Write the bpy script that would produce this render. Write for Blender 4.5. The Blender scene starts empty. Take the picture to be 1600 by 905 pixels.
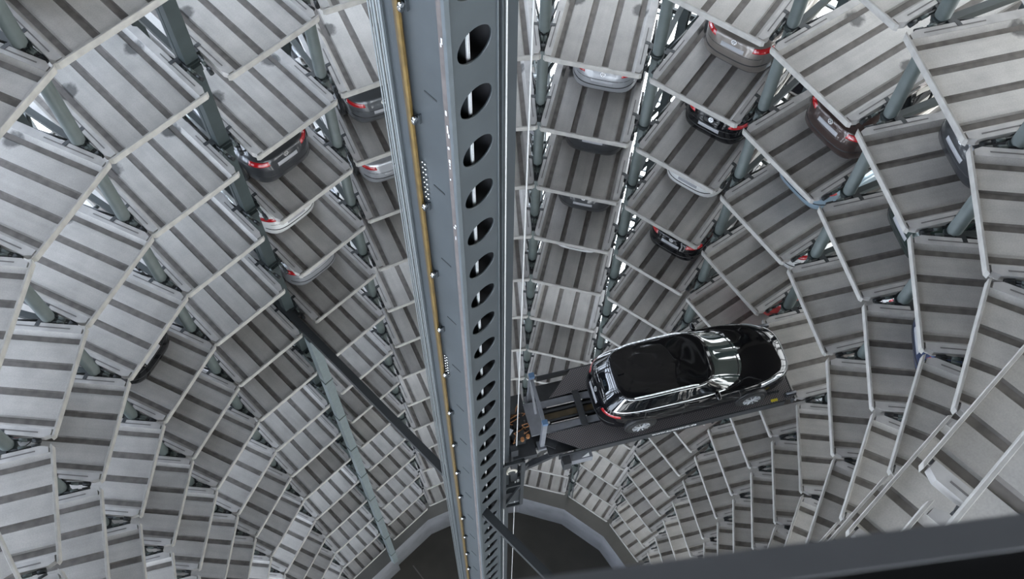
import bpy, bmesh, math, random
from mathutils import Vector, Matrix, Euler
import numpy as np

SC = bpy.context.scene
COL = SC.collection
PI = math.pi
rnd = random.Random(7)

# ------------------------------------------------------------------ camera
H = 2.5                                   # height of one parking level
F_PX, PITCH, ROLL, Z0 = 1634.18, 1.08356635, 0.01897709, 4.95016358
def level_z(k): return (15.0 - k) * H     # top of the front lip on level k
CAM = Vector((0, 0, (15.0 + Z0) * H))
_cp, _sp, _cr, _sr = math.cos(PITCH), math.sin(PITCH), math.cos(ROLL), math.sin(ROLL)
FWD = Vector((0, _cp, -_sp)); _U0 = Vector((0, _sp, _cp)); _R0 = Vector((1, 0, 0))
RIGHT = _R0 * _cr + _U0 * _sr
UP = _U0 * _cr - _R0 * _sr
cam = bpy.data.cameras.new('camera')
cam.sensor_width = 36.0
cam.lens = 36.0 * F_PX / 1600.0
cam.clip_start = 0.05
cam.clip_end = 400
cam.dof.use_dof = True
cam.dof.focus_distance = 22.0
cam.dof.aperture_fstop = 9.0
camo = bpy.data.objects.new('camera', cam); COL.objects.link(camo)
M3 = Matrix((RIGHT, UP, -FWD)).transposed()
camo.matrix_world = Matrix.Translation(CAM) @ M3.to_4x4()
SC.camera = camo
def to_px(p):
    d = Vector(p) - CAM
    z = d.dot(FWD)
    if z < 0.05: return None
    return 800 + F_PX * d.dot(RIGHT) / z, 452.5 - F_PX * d.dot(UP) / z

# ------------------------------------------------------------------ light
SC.view_settings.view_transform = 'Standard'
SC.view_settings.look = 'None'
SC.view_settings.gamma = 1.0
SC.view_settings.use_curve_mapping = False
SC.view_settings.exposure = 0.0
SKY_STRENGTH = 17.0
w = bpy.data.worlds.new('overcast_sky'); SC.world = w; w.use_nodes = True
nt = w.node_tree; nt.nodes.clear()
tc = nt.nodes.new('ShaderNodeTexCoord'); sx = nt.nodes.new('ShaderNodeSeparateXYZ')
rp = nt.nodes.new('ShaderNodeValToRGB'); bg = nt.nodes.new('ShaderNodeBackground'); wo = nt.nodes.new('ShaderNodeOutputWorld')
mp = nt.nodes.new('ShaderNodeMath'); mp.operation = 'MULTIPLY_ADD'; mp.inputs[1].default_value = 0.5; mp.inputs[2].default_value = 0.5
nt.links.new(tc.outputs['Generated'], sx.inputs[0]); nt.links.new(sx.outputs['Z'], mp.inputs[0])
nt.links.new(mp.outputs[0], rp.inputs[0])
# the sky is brightest to the west and north; a neighbouring tower dims the east
mx_ = nt.nodes.new('ShaderNodeMath'); mx_.operation = 'MULTIPLY_ADD'; mx_.inputs[1].default_value = 0.5; mx_.inputs[2].default_value = 0.5
ry = nt.nodes.new('ShaderNodeValToRGB'); vm_ = nt.nodes.new('ShaderNodeVectorMath'); vm_.operation = 'MULTIPLY'
ry.color_ramp.elements[0].position = 0.15; ry.color_ramp.elements[0].color = (0.68, 0.71, 0.77, 1)
ry.color_ramp.elements[1].position = 0.85; ry.color_ramp.elements[1].color = (0.60, 0.575, 0.53, 1)
nt.links.new(sx.outputs['X'], mx_.inputs[0]); nt.links.new(mx_.outputs[0], ry.inputs[0])
nt.links.new(rp.outputs[0], vm_.inputs[0]); nt.links.new(ry.outputs[0], vm_.inputs[1]); nt.links.new(vm_.outputs[0], bg.inputs[0])
nt.links.new(bg.outputs[0], wo.inputs[0])
rp.color_ramp.elements[0].position = 0.42; rp.color_ramp.elements[0].color = (0.55, 0.55, 0.55, 1)
rp.color_ramp.elements[1].position = 0.52; rp.color_ramp.elements[1].color = (0.90, 0.945, 1.03, 1)
bg.inputs[1].default_value = SKY_STRENGTH
SC.cycles.max_bounces = 8
SC.cycles.diffuse_bounces = 5
SC.cycles.glossy_bounces = 3
SC.cycles.transparent_max_bounces = 12
SC.cycles.caustics_reflective = False
SC.cycles.caustics_refractive = False
SC.cycles.sample_clamp_indirect = 8.0
SC.cycles.use_denoising = True

# ------------------------------------------------------------------ materials
def mat(name, color, rough=0.5, metal=0.0, coat=0.0, noise=0.0, scale=6.0, spec=0.5, vary=0.0, emit=0.0, bump=0.0):
    m = bpy.data.materials.new(name); m.use_nodes = True
    n = m.node_tree.nodes; l = m.node_tree.links
    b = n['Principled BSDF']
    c = tuple(color) + (1,)
    b.inputs['Base Color'].default_value = c
    b.inputs['Roughness'].default_value = rough
    b.inputs['Metallic'].default_value = metal
    b.inputs['Coat Weight'].default_value = coat
    b.inputs['Coat Roughness'].default_value = 0.03
    b.inputs['Specular IOR Level'].default_value = spec
    if emit: b.inputs['Emission Color'].default_value = c; b.inputs['Emission Strength'].default_value = emit
    out = None
    if noise:
        t = n.new('ShaderNodeTexCoord'); ns = n.new('ShaderNodeTexNoise'); ns.inputs['Scale'].default_value = scale; ns.inputs['Detail'].default_value = 6
        l.new(t.outputs['Object'], ns.inputs['Vector'])
        r = n.new('ShaderNodeMapRange'); r.inputs['From Min'].default_value = 0.3; r.inputs['From Max'].default_value = 0.7
        r.inputs['To Min'].default_value = 1 - noise; r.inputs['To Max'].default_value = 1 + noise
        l.new(ns.outputs['Fac'], r.inputs['Value']); out = r.outputs[0]
        if bump:
            bp = n.new('ShaderNodeBump'); bp.inputs['Strength'].default_value = bump; l.new(ns.outputs['Fac'], bp.inputs['Height']); l.new(bp.outputs[0], b.inputs['Normal'])
    if vary:
        oi = n.new('ShaderNodeObjectInfo'); r2 = n.new('ShaderNodeMapRange'); r2.inputs['To Min'].default_value = 1 - vary; r2.inputs['To Max'].default_value = 1 + vary
        l.new(oi.outputs['Random'], r2.inputs['Value'])
        if out is None: out = r2.outputs[0]
        else:
            mm = n.new('ShaderNodeMath'); mm.operation = 'MULTIPLY'; l.new(out, mm.inputs[0]); l.new(r2.outputs[0], mm.inputs[1]); out = mm.outputs[0]
    if out is not None:
        vm = n.new('ShaderNodeVectorMath'); vm.operation = 'SCALE'; vm.inputs[0].default_value = color[:3]
        l.new(out, vm.inputs['Scale']); l.new(vm.outputs[0], b.inputs['Base Color'])
    return m

def deck_material():
    """galvanised sheet: fine mottling, rolling streaks, two dark tyre smudges with rust around them"""
    m = bpy.data.materials.new('deck_sheet'); m.use_nodes = True
    n = m.node_tree.nodes; l = m.node_tree.links; b = n['Principled BSDF']
    b.inputs['Roughness'].default_value = 0.48; b.inputs['Specular IOR Level'].default_value = 0.45
    t = n.new('ShaderNodeTexCoord'); oi = n.new('ShaderNodeObjectInfo')
    def noise(scale, detail, vec):
        s = n.new('ShaderNodeTexNoise'); s.inputs['Scale'].default_value = scale; s.inputs['Detail'].default_value = detail; l.new(vec, s.inputs['Vector']); return s.outputs['Fac']
    def mrange(v, a, b2, c, d):
        r = n.new('ShaderNodeMapRange'); r.inputs['From Min'].default_value = a; r.inputs['From Max'].default_value = b2; r.inputs['To Min'].default_value = c; r.inputs['To Max'].default_value = d; l.new(v, r.inputs['Value']); return r.outputs[0]
    def math2(op, a, b2):
        r = n.new('ShaderNodeMath'); r.operation = op
        for i, q in enumerate((a, b2)):
            if isinstance(q, (int, float)): r.inputs[i].default_value = q
            else: l.new(q, r.inputs[i])
        return r.outputs[0]
    off = n.new('ShaderNodeVectorMath'); off.operation = 'MULTIPLY_ADD'; off.inputs[1].default_value = (1, 1, 1)
    sc = n.new('ShaderNodeVectorMath'); sc.operation = 'SCALE'; cx = n.new('ShaderNodeCombineXYZ')
    l.new(oi.outputs['Random'], cx.inputs[0]); l.new(oi.outputs['Random'], cx.inputs[1]); l.new(cx.outputs[0], sc.inputs[0]); sc.inputs['Scale'].default_value = 97.0
    l.new(t.outputs['Object'], off.inputs[0]); l.new(sc.outputs[0], off.inputs[2]); P = off.outputs[0]
    streak = n.new('ShaderNodeMapping'); streak.inputs['Scale'].default_value = (9, 0.7, 1); l.new(P, streak.inputs[0])
    v = mrange(noise(2.3, 7, P), 0.3, 0.7, 0.88, 1.08)
    v = math2('MULTIPLY', v, mrange(noise(1.0, 4, streak.outputs[0]), 0.35, 0.7, 1.03, 0.93))
    v = math2('MULTIPLY', v, mrange(noise(42, 3, P), 0.3, 0.7, 0.93, 1.06))
    v = math2('MULTIPLY', v, mrange(oi.outputs['Random'], 0, 1, 0.88, 1.1))
    xyz = n.new('ShaderNodeSeparateXYZ'); l.new(t.outputs['Object'], xyz.inputs[0])
    ax = math2('ABSOLUTE', xyz.outputs['X'], 0)
    # dark tyre lanes along both sides
    lane = math2('ABSOLUTE', math2('SUBTRACT', ax, 0.80), 0)
    v = math2('MULTIPLY', v, mrange(math2('ADD', lane, math2('MULTIPLY', noise(3, 4, P), 0.12)), 0.06, 0.20, 0.66, 1.0))
    # two smudges
    dx = math2('MULTIPLY', math2('SUBTRACT', ax, 0.74), 4.6)
    dy = math2('MULTIPLY', math2('SUBTRACT', xyz.outputs['Y'], 1.82), 5.0)
    d2 = math2('ADD', math2('MULTIPLY', dx, dx), math2('MULTIPLY', dy, dy))
    d2 = math2('ADD', d2, math2('MULTIPLY', math2('SUBTRACT', noise(6, 5, P), 0.5), 1.6))
    sm = mrange(d2, 0.45, 1.05, 0.24, 1.0)
    v = math2('MULTIPLY', v, sm)
    col = n.new('ShaderNodeVectorMath'); col.operation = 'SCALE'; col.inputs[0].default_value = (0.44, 0.42, 0.393); l.new(v, col.inputs['Scale'])
    l.new(col.outputs[0], b.inputs['Base Color'])
    bp = n.new('ShaderNodeBump'); bp.inputs['Strength'].default_value = 0.12; bp.inputs['Distance'].default_value = 0.02
    l.new(noise(5, 3, P), bp.inputs['Height']); l.new(bp.outputs[0], b.inputs['Normal'])
    return m

def glass_material(name, tint, refl=0.12):
    m = bpy.data.materials.new(name); m.use_nodes = True
    n = m.node_tree.nodes; l = m.node_tree.links; n.clear()
    o = n.new('ShaderNodeOutputMaterial'); mx = n.new('ShaderNodeMixShader'); tr = n.new('ShaderNodeBsdfTransparent'); gl = n.new('ShaderNodeBsdfGlossy'); fr = n.new('ShaderNodeFresnel')
    tr.inputs[0].default_value = tint + (1,); gl.inputs['Roughness'].default_value = 0.02; fr.inputs[0].default_value = 1.35
    l.new(fr.outputs[0], mx.inputs[0]); l.new(tr.outputs[0], mx.inputs[1]); l.new(gl.outputs[0], mx.inputs[2]); l.new(mx.outputs[0], o.inputs[0])
    return m

def checker_plate():
    m = mat('checker_plate', (0.10, 0.10, 0.105), rough=0.42, metal=0.35)
    n = m.node_tree.nodes; l = m.node_tree.links; b = n['Principled BSDF']
    t = n.new('ShaderNodeTexCoord'); v = n.new('ShaderNodeTexVoronoi'); v.inputs['Scale'].default_value = 24; v.inputs['Randomness'].default_value = 0.0
    rot = n.new('ShaderNodeMapping'); rot.inputs['Rotation'].default_value = (0, 0, 0.78)
    l.new(t.outputs['Object'], rot.inputs[0]); l.new(rot.outputs[0], v.inputs['Vector'])
    r = n.new('ShaderNodeValToRGB'); r.color_ramp.elements[0].position = 0.18; r.color_ramp.elements[0].color = (0.23, 0.205, 0.20, 1)
    r.color_ramp.elements[1].position = 0.42; r.color_ramp.elements[1].color = (0.075, 0.072, 0.078, 1)
    l.new(v.outputs['Distance'], r.inputs[0]); l.new(r.outputs[0], b.inputs['Base Color'])
    bp = n.new('ShaderNodeBump'); bp.inputs['Strength'].default_value = 0.6; bp.inputs['Distance'].default_value = 0.01; bp.invert = True
    l.new(v.outputs['Distance'], bp.inputs['Height']); l.new(bp.outputs[0], b.inputs['Normal'])
    return m

DECK = deck_material()
GROOVE = mat('groove_grime', (0.15, 0.136, 0.124), 0.75, noise=0.25, scale=5)
RAIL = mat('galvanised_rail', (0.42, 0.405, 0.39), 0.5, noise=0.14, scale=4, vary=0.08)
LIP = mat('pale_lip', (0.36, 0.345, 0.32), 0.5, noise=0.16, scale=5, vary=0.06)
UNDER = mat('pallet_underside', (0.13, 0.125, 0.12), 0.7)
SLOT = mat('dark_slot', (0.16, 0.15, 0.145), 0.8)
PIPE = mat('grey_green_pipe', (0.088, 0.106, 0.100), 0.45, noise=0.12, scale=3)
DKGREEN = mat('dark_green_steel', (0.035, 0.046, 0.047), 0.5, noise=0.15, scale=3)
BLACKST = mat('black_steel', (0.025, 0.028, 0.03), 0.45)
CHROME = mat('bright_steel', (0.8, 0.8, 0.8), 0.2, metal=1.0)
MASTG = mat('mast_grey_paint', (0.052, 0.061, 0.067), 0.42, noise=0.10, scale=1.6, bump=0.03)
MASTD = mat('mast_dark_paint', (0.036, 0.043, 0.049), 0.45, noise=0.12, scale=2)
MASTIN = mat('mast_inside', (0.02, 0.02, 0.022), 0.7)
GREASE = mat('greasy_brown_rail', (0.085, 0.06, 0.03), 0.35, noise=0.35, scale=5)
GREASE2 = mat('greasy_ochre_rail', (0.15, 0.098, 0.03), 0.3, noise=0.3, scale=5)
BROWNST = mat('brown_seam', (0.11, 0.095, 0.09), 0.7, noise=0.2)
CHALK_LIT_EDGE = mat('white_marks_and_lit_edge', (0.72, 0.74, 0.76), 0.7)
CABLE = mat('steel_cable', (0.15, 0.165, 0.17), 0.4, metal=0.3)
ROPE = mat('white_rope', (0.46, 0.46, 0.45), 0.5)
PITW = mat('pit_wall_concrete', (0.20, 0.20, 0.21), 0.8, noise=0.15, scale=1.2)
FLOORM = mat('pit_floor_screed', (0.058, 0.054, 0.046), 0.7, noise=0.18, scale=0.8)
CEIL = mat('ceiling_panels', (0.04, 0.042, 0.045), 0.7, noise=0.1)
GLASS = glass_material('facade_glass', (0.86, 0.90, 0.92))
FRAME = mat('facade_mullion', (0.30, 0.33, 0.34), 0.5)
PLATB = mat('platform_black', (0.028, 0.030, 0.033), 0.4, noise=0.2)
PLATG = mat('platform_grey', (0.16, 0.165, 0.18), 0.45, noise=0.12)
CHECK = checker_plate()
BLUEC = mat('blue_plastic', (0.07, 0.13, 0.22), 0.4)
YELL = mat('yellow_label', (0.62, 0.50, 0.03), 0.5)
ORANGE = mat('orange_cable', (0.30, 0.13, 0.045), 0.5)
TEXTW = mat('white_lettering', (0.85, 0.85, 0.85), 0.6)
SILLT = mat('sill_grey', (0.32, 0.32, 0.33), 0.55, noise=0.06, scale=20)
SILLB = mat('sill_black_rubber', (0.004, 0.004, 0.005), 0.6)

# ------------------------------------------------------------------ mesh helpers
class MB:
    def __init__(self): self.bm = bmesh.new(); self.mi = 0
    def face(self, pts, mi=None):
        vs = [self.bm.verts.new(p) for p in pts]
        f = self.bm.faces.new(vs); f.material_index = self.mi if mi is None else mi; return f
    def box(self, c, s, rz=0.0, R=None, mi=None):
        R = R or Matrix.Rotation(rz, 3, 'Z'); c = Vector(c)
        v = [self.bm.verts.new(c + R @ Vector((x * s[0] / 2, y * s[1] / 2, z * s[2] / 2))) for x in (-1, 1) for y in (-1, 1) for z in (-1, 1)]
        for q in ((0, 1, 3, 2), (4, 6, 7, 5), (0, 4, 5, 1), (2, 3, 7, 6), (0, 2, 6, 4), (1, 5, 7, 3)):
            f = self.bm.faces.new([v[i] for i in q]); f.material_index = self.mi if mi is None else mi
        return self
    def bar(self, a, b, wx, wy, mi=None):
        a, b = Vector(a), Vector(b); d = b - a
        q = d.to_track_quat('Z', 'Y').to_matrix()
        return self.box((a + b) / 2, (wx, wy, d.length), R=q, mi=mi)
    def tube(self, a, b, r, n=12, r2=None, caps=True, mi=None, smooth=True):
        a, b = Vector(a), Vector(b); d = b - a; r2 = r if r2 is None else r2
        q = d.to_track_quat('Z', 'Y').to_matrix(); rings = []
        for p, rr in ((a, r), (b, r2)):
            rings.append([self.bm.verts.new(p + q @ Vector((rr * math.cos(2 * PI * i / n), rr * math.sin(2 * PI * i / n), 0))) for i in range(n)])
        m = self.mi if mi is None else mi
        for i in range(n):
            f = self.bm.faces.new((rings[0][i], rings[0][(i + 1) % n], rings[1][(i + 1) % n], rings[1][i])); f.smooth = smooth; f.material_index = m
        if caps:
            self.bm.faces.new(rings[0][::-1]).material_index = m; self.bm.faces.new(rings[1]).material_index = m
        return self
    def polytube(self, pts, r, n=6, mi=None):
        for a, b in zip(pts[:-1], pts[1:]): self.tube(a, b, r, n, mi=mi)
        return self
    def prism(self, poly, z0, z1, mi=None):
        m = self.mi if mi is None else mi
        lo = [self.bm.verts.new((p[0], p[1], z0)) for p in poly]; hi = [self.bm.verts.new((p[0], p[1], z1)) for p in poly]
        n = len(poly)
        self.bm.faces.new(lo[::-1]).material_index = m; self.bm.faces.new(hi).material_index = m
        for i in range(n): self.bm.faces.new((lo[i], lo[(i + 1) % n], hi[(i + 1) % n], hi[i])).material_index = m
        return self
    def profile_y(self, prof, y0, y1, mi=None):
        """closed (x,z) profile extruded along y"""
        m = self.mi if mi is None else mi
        a = [self.bm.verts.new((p[0], y0, p[1])) for p in prof]; b = [self.bm.verts.new((p[0], y1, p[1])) for p in prof]; n = len(prof)
        self.bm.faces.new(a).material_index = m; self.bm.faces.new(b[::-1]).material_index = m
        for i in range(n): self.bm.faces.new((a[i], b[i], b[(i + 1) % n], a[(i + 1) % n])).material_index = m
        return self
    def mesh(self, name, mats, bevel=0.0):
        bmesh.ops.recalc_face_normals(self.bm, faces=self.bm.faces)
        me = bpy.data.meshes.new(name); self.bm.to_mesh(me); self.bm.free()
        for m in (mats if isinstance(mats, (list, tuple)) else [mats]): me.materials.append(m)
        return me
    def build(self, name, mats, parent=None, loc=None, rz=0.0):
        return link(name, self.mesh(name, mats), parent, loc, rz)
def link(name, me, parent=None, loc=None, rz=0.0):
    o = bpy.data.objects.new(name, me); COL.objects.link(o); o.parent = parent
    if loc is not None: o.location = loc
    if rz: o.rotation_euler = (0, 0, rz)
    return o
def tag(o, label=None, cat=None, group=None, kind=None):
    if label: o['label'] = label
    if cat: o['category'] = cat
    if group: o['group'] = group
    if kind: o['kind'] = kind
    return o
def empty(name, loc=(0, 0, 0), rz=0.0):
    o = bpy.data.objects.new(name, None); COL.objects.link(o); o.location = loc; o.rotation_euler = (0, 0, rz); o.empty_display_size = 0.3
    return o
def copy_tree(o, parent=None):
    kids = list(o.children)
    c = o.copy(); COL.objects.link(c)
    if parent is not None: c.parent = parent
    for ch in kids: copy_tree(ch, c)
    return c
ORD = ['', 'first', 'second', 'third', 'fourth', 'fifth', 'sixth', 'seventh', 'eighth', 'ninth', 'tenth', 'eleventh', 'twelfth', 'thirteenth', 'fourteenth', 'fifteenth', 'sixteenth', 'seventeenth', 'eighteenth', 'nineteenth', 'twentieth']

# ------------------------------------------------------------------ the ring of bays
# two half rings of ten bays, twenty degrees apart, around two pivots 1.6 m apart on either side of the mast
C1 = Vector((0.0, 3.35)) * H
C2 = Vector((-0.58, 2.63)) * H
MC = Vector((-0.325, 3.025)) * H           # mast axis
E1 = Vector((math.cos(math.radians(45.5)), math.sin(math.radians(45.5)))); E2 = Vector((E1.y, -E1.x))
PT = {'A': (-6.949, 10.252), 'B': (-7.828, 8.289), 'C': (-7.968, 6.116), 'D': (-5.491, 11.758), 'E': (-5.188, 12.117), 'Er': (-3.7, 13.615), 'Fl': (0.569, 14.874), 'Fr': (2.658, 14.412), 'Gl': (2.815, 14.341), 'Gr': (4.577, 13.155), 'Hl': (4.682, 13.064), 'Hr': (5.929, 11.328), 'Il': (6.023, 11.215), 'Ir': (6.589, 9.148), 'Jl': (6.625, 9.079), 'Jr': (6.47, 6.941), 'Kl': (6.493, 6.896), 'Kr': (5.65, 4.939)}
def ideal(c, ang, dx=0.0, dy=0.0, ap=2.615, wd=0.87):
    a = math.radians(ang); n = Vector((math.cos(a), math.sin(a))); t = Vector((-n.y, n.x))
    m = c + n * ap * H + Vector((dx, dy)) * H
    return m + t * wd * H / 2, m - t * wd * H / 2
BAYS = {}
def bay(nm, L, R, where):
    L, R = Vector(L), Vector(R); d = R - L
    n = Vector((-d.y, d.x)).normalized()
    BAYS[nm] = dict(L=L, R=R, mid=(L + R) / 2, w=d.length, n=n, t=d.normalized(), rz=math.atan2(d.y, d.x), where=where)
bay('S', (-4.25, 0.81), (-6.04, 2.04), 'seventh column left of mast')
bay('T', (-6.10, 2.10), (-7.36, 3.87), 'sixth column left of mast')
bay('CX', (-7.388, 3.953), (-7.967, 6.02), 'fifth column left of mast')
bay('BC', PT['C'], PT['B'], 'fourth column left of mast')
bay('AB', PT['B'], PT['A'], 'third column left of mast')
bay('AD', PT['A'], PT['D'], 'second column left of mast')
bay('E', PT['E'], PT['Er'], 'first full column left of mast')
bay('M', *ideal(C1, 115.5, 0.06, -0.03), 'column half hidden by mast cables')
bay('N', *ideal(C1, 95.5, 0.03, -0.035), 'narrow column at right edge of mast')
bay('F', PT['Fl'], PT['Fr'], 'first full column right of mast')
bay('G', PT['Gl'], PT['Gr'], 'second full column right of mast')
bay('H', PT['Hl'], PT['Hr'], 'third column right of mast')
bay('I', PT['Il'], PT['Ir'], 'fourth column right of mast')
bay('J', PT['Jl'], PT['Jr'], 'fifth column right of mast')
bay('K', PT['Kl'], PT['Kr'], 'sixth column right of mast')
bay('L', *ideal(C1, -44.5, 0.07, 0.13), 'seventh column right of mast')
bay('P', *ideal(C2, 315.5, 0.06, 0.1), 'eighth column right of mast')
DEPTH = 5.7
W0 = 2.175                                  # width the pallet meshes are built at

# ------------------------------------------------------------------ setting
def half_ring_poly(ap):
    """outline that follows both half rings (18-gon directions), apothem ap metres"""
    pts = []
    half = ap / math.cos(math.radians(10))
    for c, angs in ((C1, [-54.5 + 20 * i for i in range(11)]), (C2, [125.5 + 20 * i + 0 for i in range(11)])):
        for a in angs:
            r = math.radians(a); pts.append((c.x + half * math.cos(r), c.y + half * math.sin(r)))
    return pts
OUTER = half_ring_poly(2.615 * H + DEPTH + 0.55)
INNER = half_ring_poly(2.60 * H)
PITZ = -2.65
m = MB()
n = len(OUTER)
for i in range(n):
    a, b, c, d = INNER[i], INNER[(i + 1) % n], OUTER[(i + 1) % n], OUTER[i]
    m.face([(*a, 0), (*b, 0), (*c, 0), (*d, 0)])
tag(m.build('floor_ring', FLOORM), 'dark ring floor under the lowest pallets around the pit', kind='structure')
m = MB()
for i in range(n):
    a, b = INNER[i], INNER[(i + 1) % n]
    m.face([(*a, PITZ), (*b, PITZ), (*b, 0.0), (*a, 0.0)])
tag(m.build('wall_pit', PITW), 'pale grey polygonal wall of the lift pit', kind='structure')
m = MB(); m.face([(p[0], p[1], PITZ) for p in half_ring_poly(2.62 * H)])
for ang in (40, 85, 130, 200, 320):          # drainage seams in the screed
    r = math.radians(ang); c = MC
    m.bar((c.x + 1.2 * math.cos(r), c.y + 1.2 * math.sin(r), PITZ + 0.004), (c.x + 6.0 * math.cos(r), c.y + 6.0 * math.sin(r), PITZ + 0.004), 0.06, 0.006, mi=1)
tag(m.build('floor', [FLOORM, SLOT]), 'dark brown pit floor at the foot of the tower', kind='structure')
CEILZ = 50.6
m = MB(); m.face([(p[0], p[1], CEILZ) for p in OUTER][::-1]); tag(m.build('ceiling', CEIL), kind='structure')
# glazed facade: one tall glazed strip per side, with mullions and transoms
for i in range(n):
    a, b = Vector(OUTER[i]), Vector(OUTER[(i + 1) % n])
    m = MB(); m.face([(*a, 0.0), (*b, 0.0), (*b, CEILZ), (*a, CEILZ)])
    g = m.build('window_%d' % (i + 1), GLASS); tag(g, kind='structure')
    fr = MB()
    inw = (Vector(((C1 + C2) / 2)) - (a + b) / 2).normalized() * 0.06
    for f in (0.0, 0.25, 0.5, 0.75):
        p = a.lerp(b, f) + inw; fr.bar((*p, 0), (*p, CEILZ), 0.09, 0.09)
    q = 0
    while q * 1.25 < CEILZ:
        z = q * 1.25 + 0.3; fr.bar((*(a + inw), z), (*(b + inw), z), 0.07, 0.07); q += 1
    fr.build('mullions', FRAME, g)
# window ledge of the glass cabin the view is taken from
d = Vector((0.278, 0.042, 0)).normalized(); pn = Vector((-d.y, d.x, 0))
e = CAM + Vector((0.025, 0.1345, -0.6))
m = MB()
R = Matrix((d, pn, Vector((0, 0, 1)))).transposed()
m.box(e - pn * 0.010 + Vector((0, 0, -0.04)) + d * 0.1, (1.9, 0.020, 0.08), R=R, mi=0)
m.box(e - pn * 0.104 + Vector((0, 0, -0.043)) + d * 0.1, (1.9, 0.168, 0.08), R=R, mi=1)
sill = m.build('trim_1', [SILLT, SILLB]); tag(sill, 'dark grey and black window ledge across the bottom right corner', kind='structure')

# ------------------------------------------------------------------ parking pallets
def pallet_meshes():
    hw = W0 / 2
    # deck: ribbed sheet, panels up, grooves down, sloped flanks
    prof = []
    def seg(x0, x1, z, mi): prof.append((x0, x1, z, mi))
    px = [(-0.93, -0.85, -0.03, -0.115, 0), (-0.85, -0.745, -0.115, -0.115, 1), (-0.745, -0.72, -0.115, -0.075, 0), (-0.72, -0.345, -0.075, -0.075, 0), (-0.345, -0.320, -0.075, -0.105, 1),
          (-0.320, -0.225, -0.105, -0.105, 1), (-0.225, -0.200, -0.105, -0.075, 1), (-0.200, 0.200, -0.075, -0.075, 0)]
    px = px + [(-b, -a, zb, za, mi) for a, b, za, zb, mi in px[-2::-1]]
    m = MB()
    ys = [0.02, 2.8, DEPTH]
    for a, b, za, zb, mi in px:
        for y0, y1 in zip(ys[:-1], ys[1:]): m.face([(a, y0, za), (b, y0, zb), (b, y1, zb), (a, y1, za)], mi)
    # underside skin and end
    m.face([(-0.93, 0.02, -0.17), (-0.93, DEPTH, -0.17), (0.93, DEPTH, -0.17), (0.93, 0.02, -0.17)], 2)
    m.box((0, DEPTH - 0.03, -0.10), (1.9, 0.06, 0.14), mi=1)
    deck = m.mesh('deck', [DECK, GROOVE, UNDER])
    def rail(s):
        m = MB()
        poly = [(0.925 * s, 0.05), (1.03 * s, 0.05), (hw * s, 0.17), (hw * s, 2.15), (1.035 * s, 2.22), (1.035 * s, DEPTH), (0.925 * s, DEPTH)]
        if s < 0: poly = poly[::-1]
        m.prism(poly, -0.17, -0.022, mi=0)
        m.box((1.005 * s, 0.80, -0.021), (0.022, 1.05, 0.006), mi=1)
        return m.mesh('side_rail', [RAIL, SLOT])
    m = MB()
    prof = [(-0.03, -0.14), (-0.03, -0.008), (-0.024, 0.0), (0.008, 0.0), (0.014, -0.008), (0.014, -0.14)]
    xs = [-hw, hw]
    rings = []
    for x, ins in ((-hw, 0.05), (-hw + 0.05, 0.0), (hw - 0.05, 0.0), (hw, 0.05)):
        rings.append([m.bm.verts.new((x, max(y, -0.03 + ins * 0.8), z)) for y, z in prof])
    for r0, r1 in zip(rings[:-1], rings[1:]):
        k = len(prof)
        for i in range(k): m.bm.faces.new((r0[i], r0[(i + 1) % k], r1[(i + 1) % k], r1[i]))
    m.bm.faces.new(rings[0]); m.bm.faces.new(rings[-1][::-1])
    lip = m.mesh('front_lip', [LIP])
    return deck, rail(-1), rail(1), lip
deck_me, rl_me, rr_me, lip_me = pallet_meshes()
proto = empty('parking_pallet')
link('deck', deck_me, proto); link('side_rail', rl_me, proto); link('side_rail', rr_me, proto); link('front_lip', lip_me, proto)

def sill_y(x): return 905 - (x - 860) * (100 / 740.0) if x > 860 else 905
def seen(p, mg=0):
    q = to_px(p)
    return q is not None and -mg < q[0] < 1600 + mg and -mg < q[1] < min(905, sill_y(q[0])) + mg
def pallet_seen(b, k):
    z = level_z(k) - 0.07
    n_ok = 0
    for i in range(9):
        base = b['L'].lerp(b['R'], i / 8)
        for j in range(7):
            q = base + b['n'] * (j * 0.45)
            if not seen((q.x, q.y, z)): continue
            # hidden beneath the pallet above?
            pz = level_z(k - 1); D = Vector((q.x, q.y, z)) - CAM
            if k > -4 and pz < CAM.z:
                s = (pz - CAM.z) / D.z; hit = CAM + D * s
                if (Vector((hit.x, hit.y)) - b['mid']).dot(b['n']) > 0.02: continue
            n_ok += 1
    return n_ok
PALLETS = {}
for nm, b in BAYS.items():
    ks = [k for k in range(-4, 15) if pallet_seen(b, k) >= 2]
    for i, k in enumerate(ks): PALLETS[(nm, k)] = i + 1
first = True
for (nm, k), i in PALLETS.items():
    b = BAYS[nm]
    o = proto if first else copy_tree(proto); first = False
    o.location = (b['mid'].x, b['mid'].y, level_z(k)); o.rotation_euler = (0, 0, b['rz']); o.scale = (b['w'] / W0, 1, 1)
    tag(o, 'grey ribbed steel pallet, %s from the top in %s' % (ORD[i], b['where']), 'pallet', 'parking pallets round the tower')
REST = dict(BAYS)
for nm, ang in (('U', 255.5), ('V', 275.5), ('W', 295.5)):
    L_, R_ = ideal(C2, ang, 0.045, -0.06); d_ = R_ - L_; n_ = Vector((-d_.y, d_.x)).normalized()
    REST[nm] = dict(mid=(L_ + R_) / 2, w=d_.length, n=n_, rz=math.atan2(d_.y, d_.x))
bmr = bmesh.new()
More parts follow.
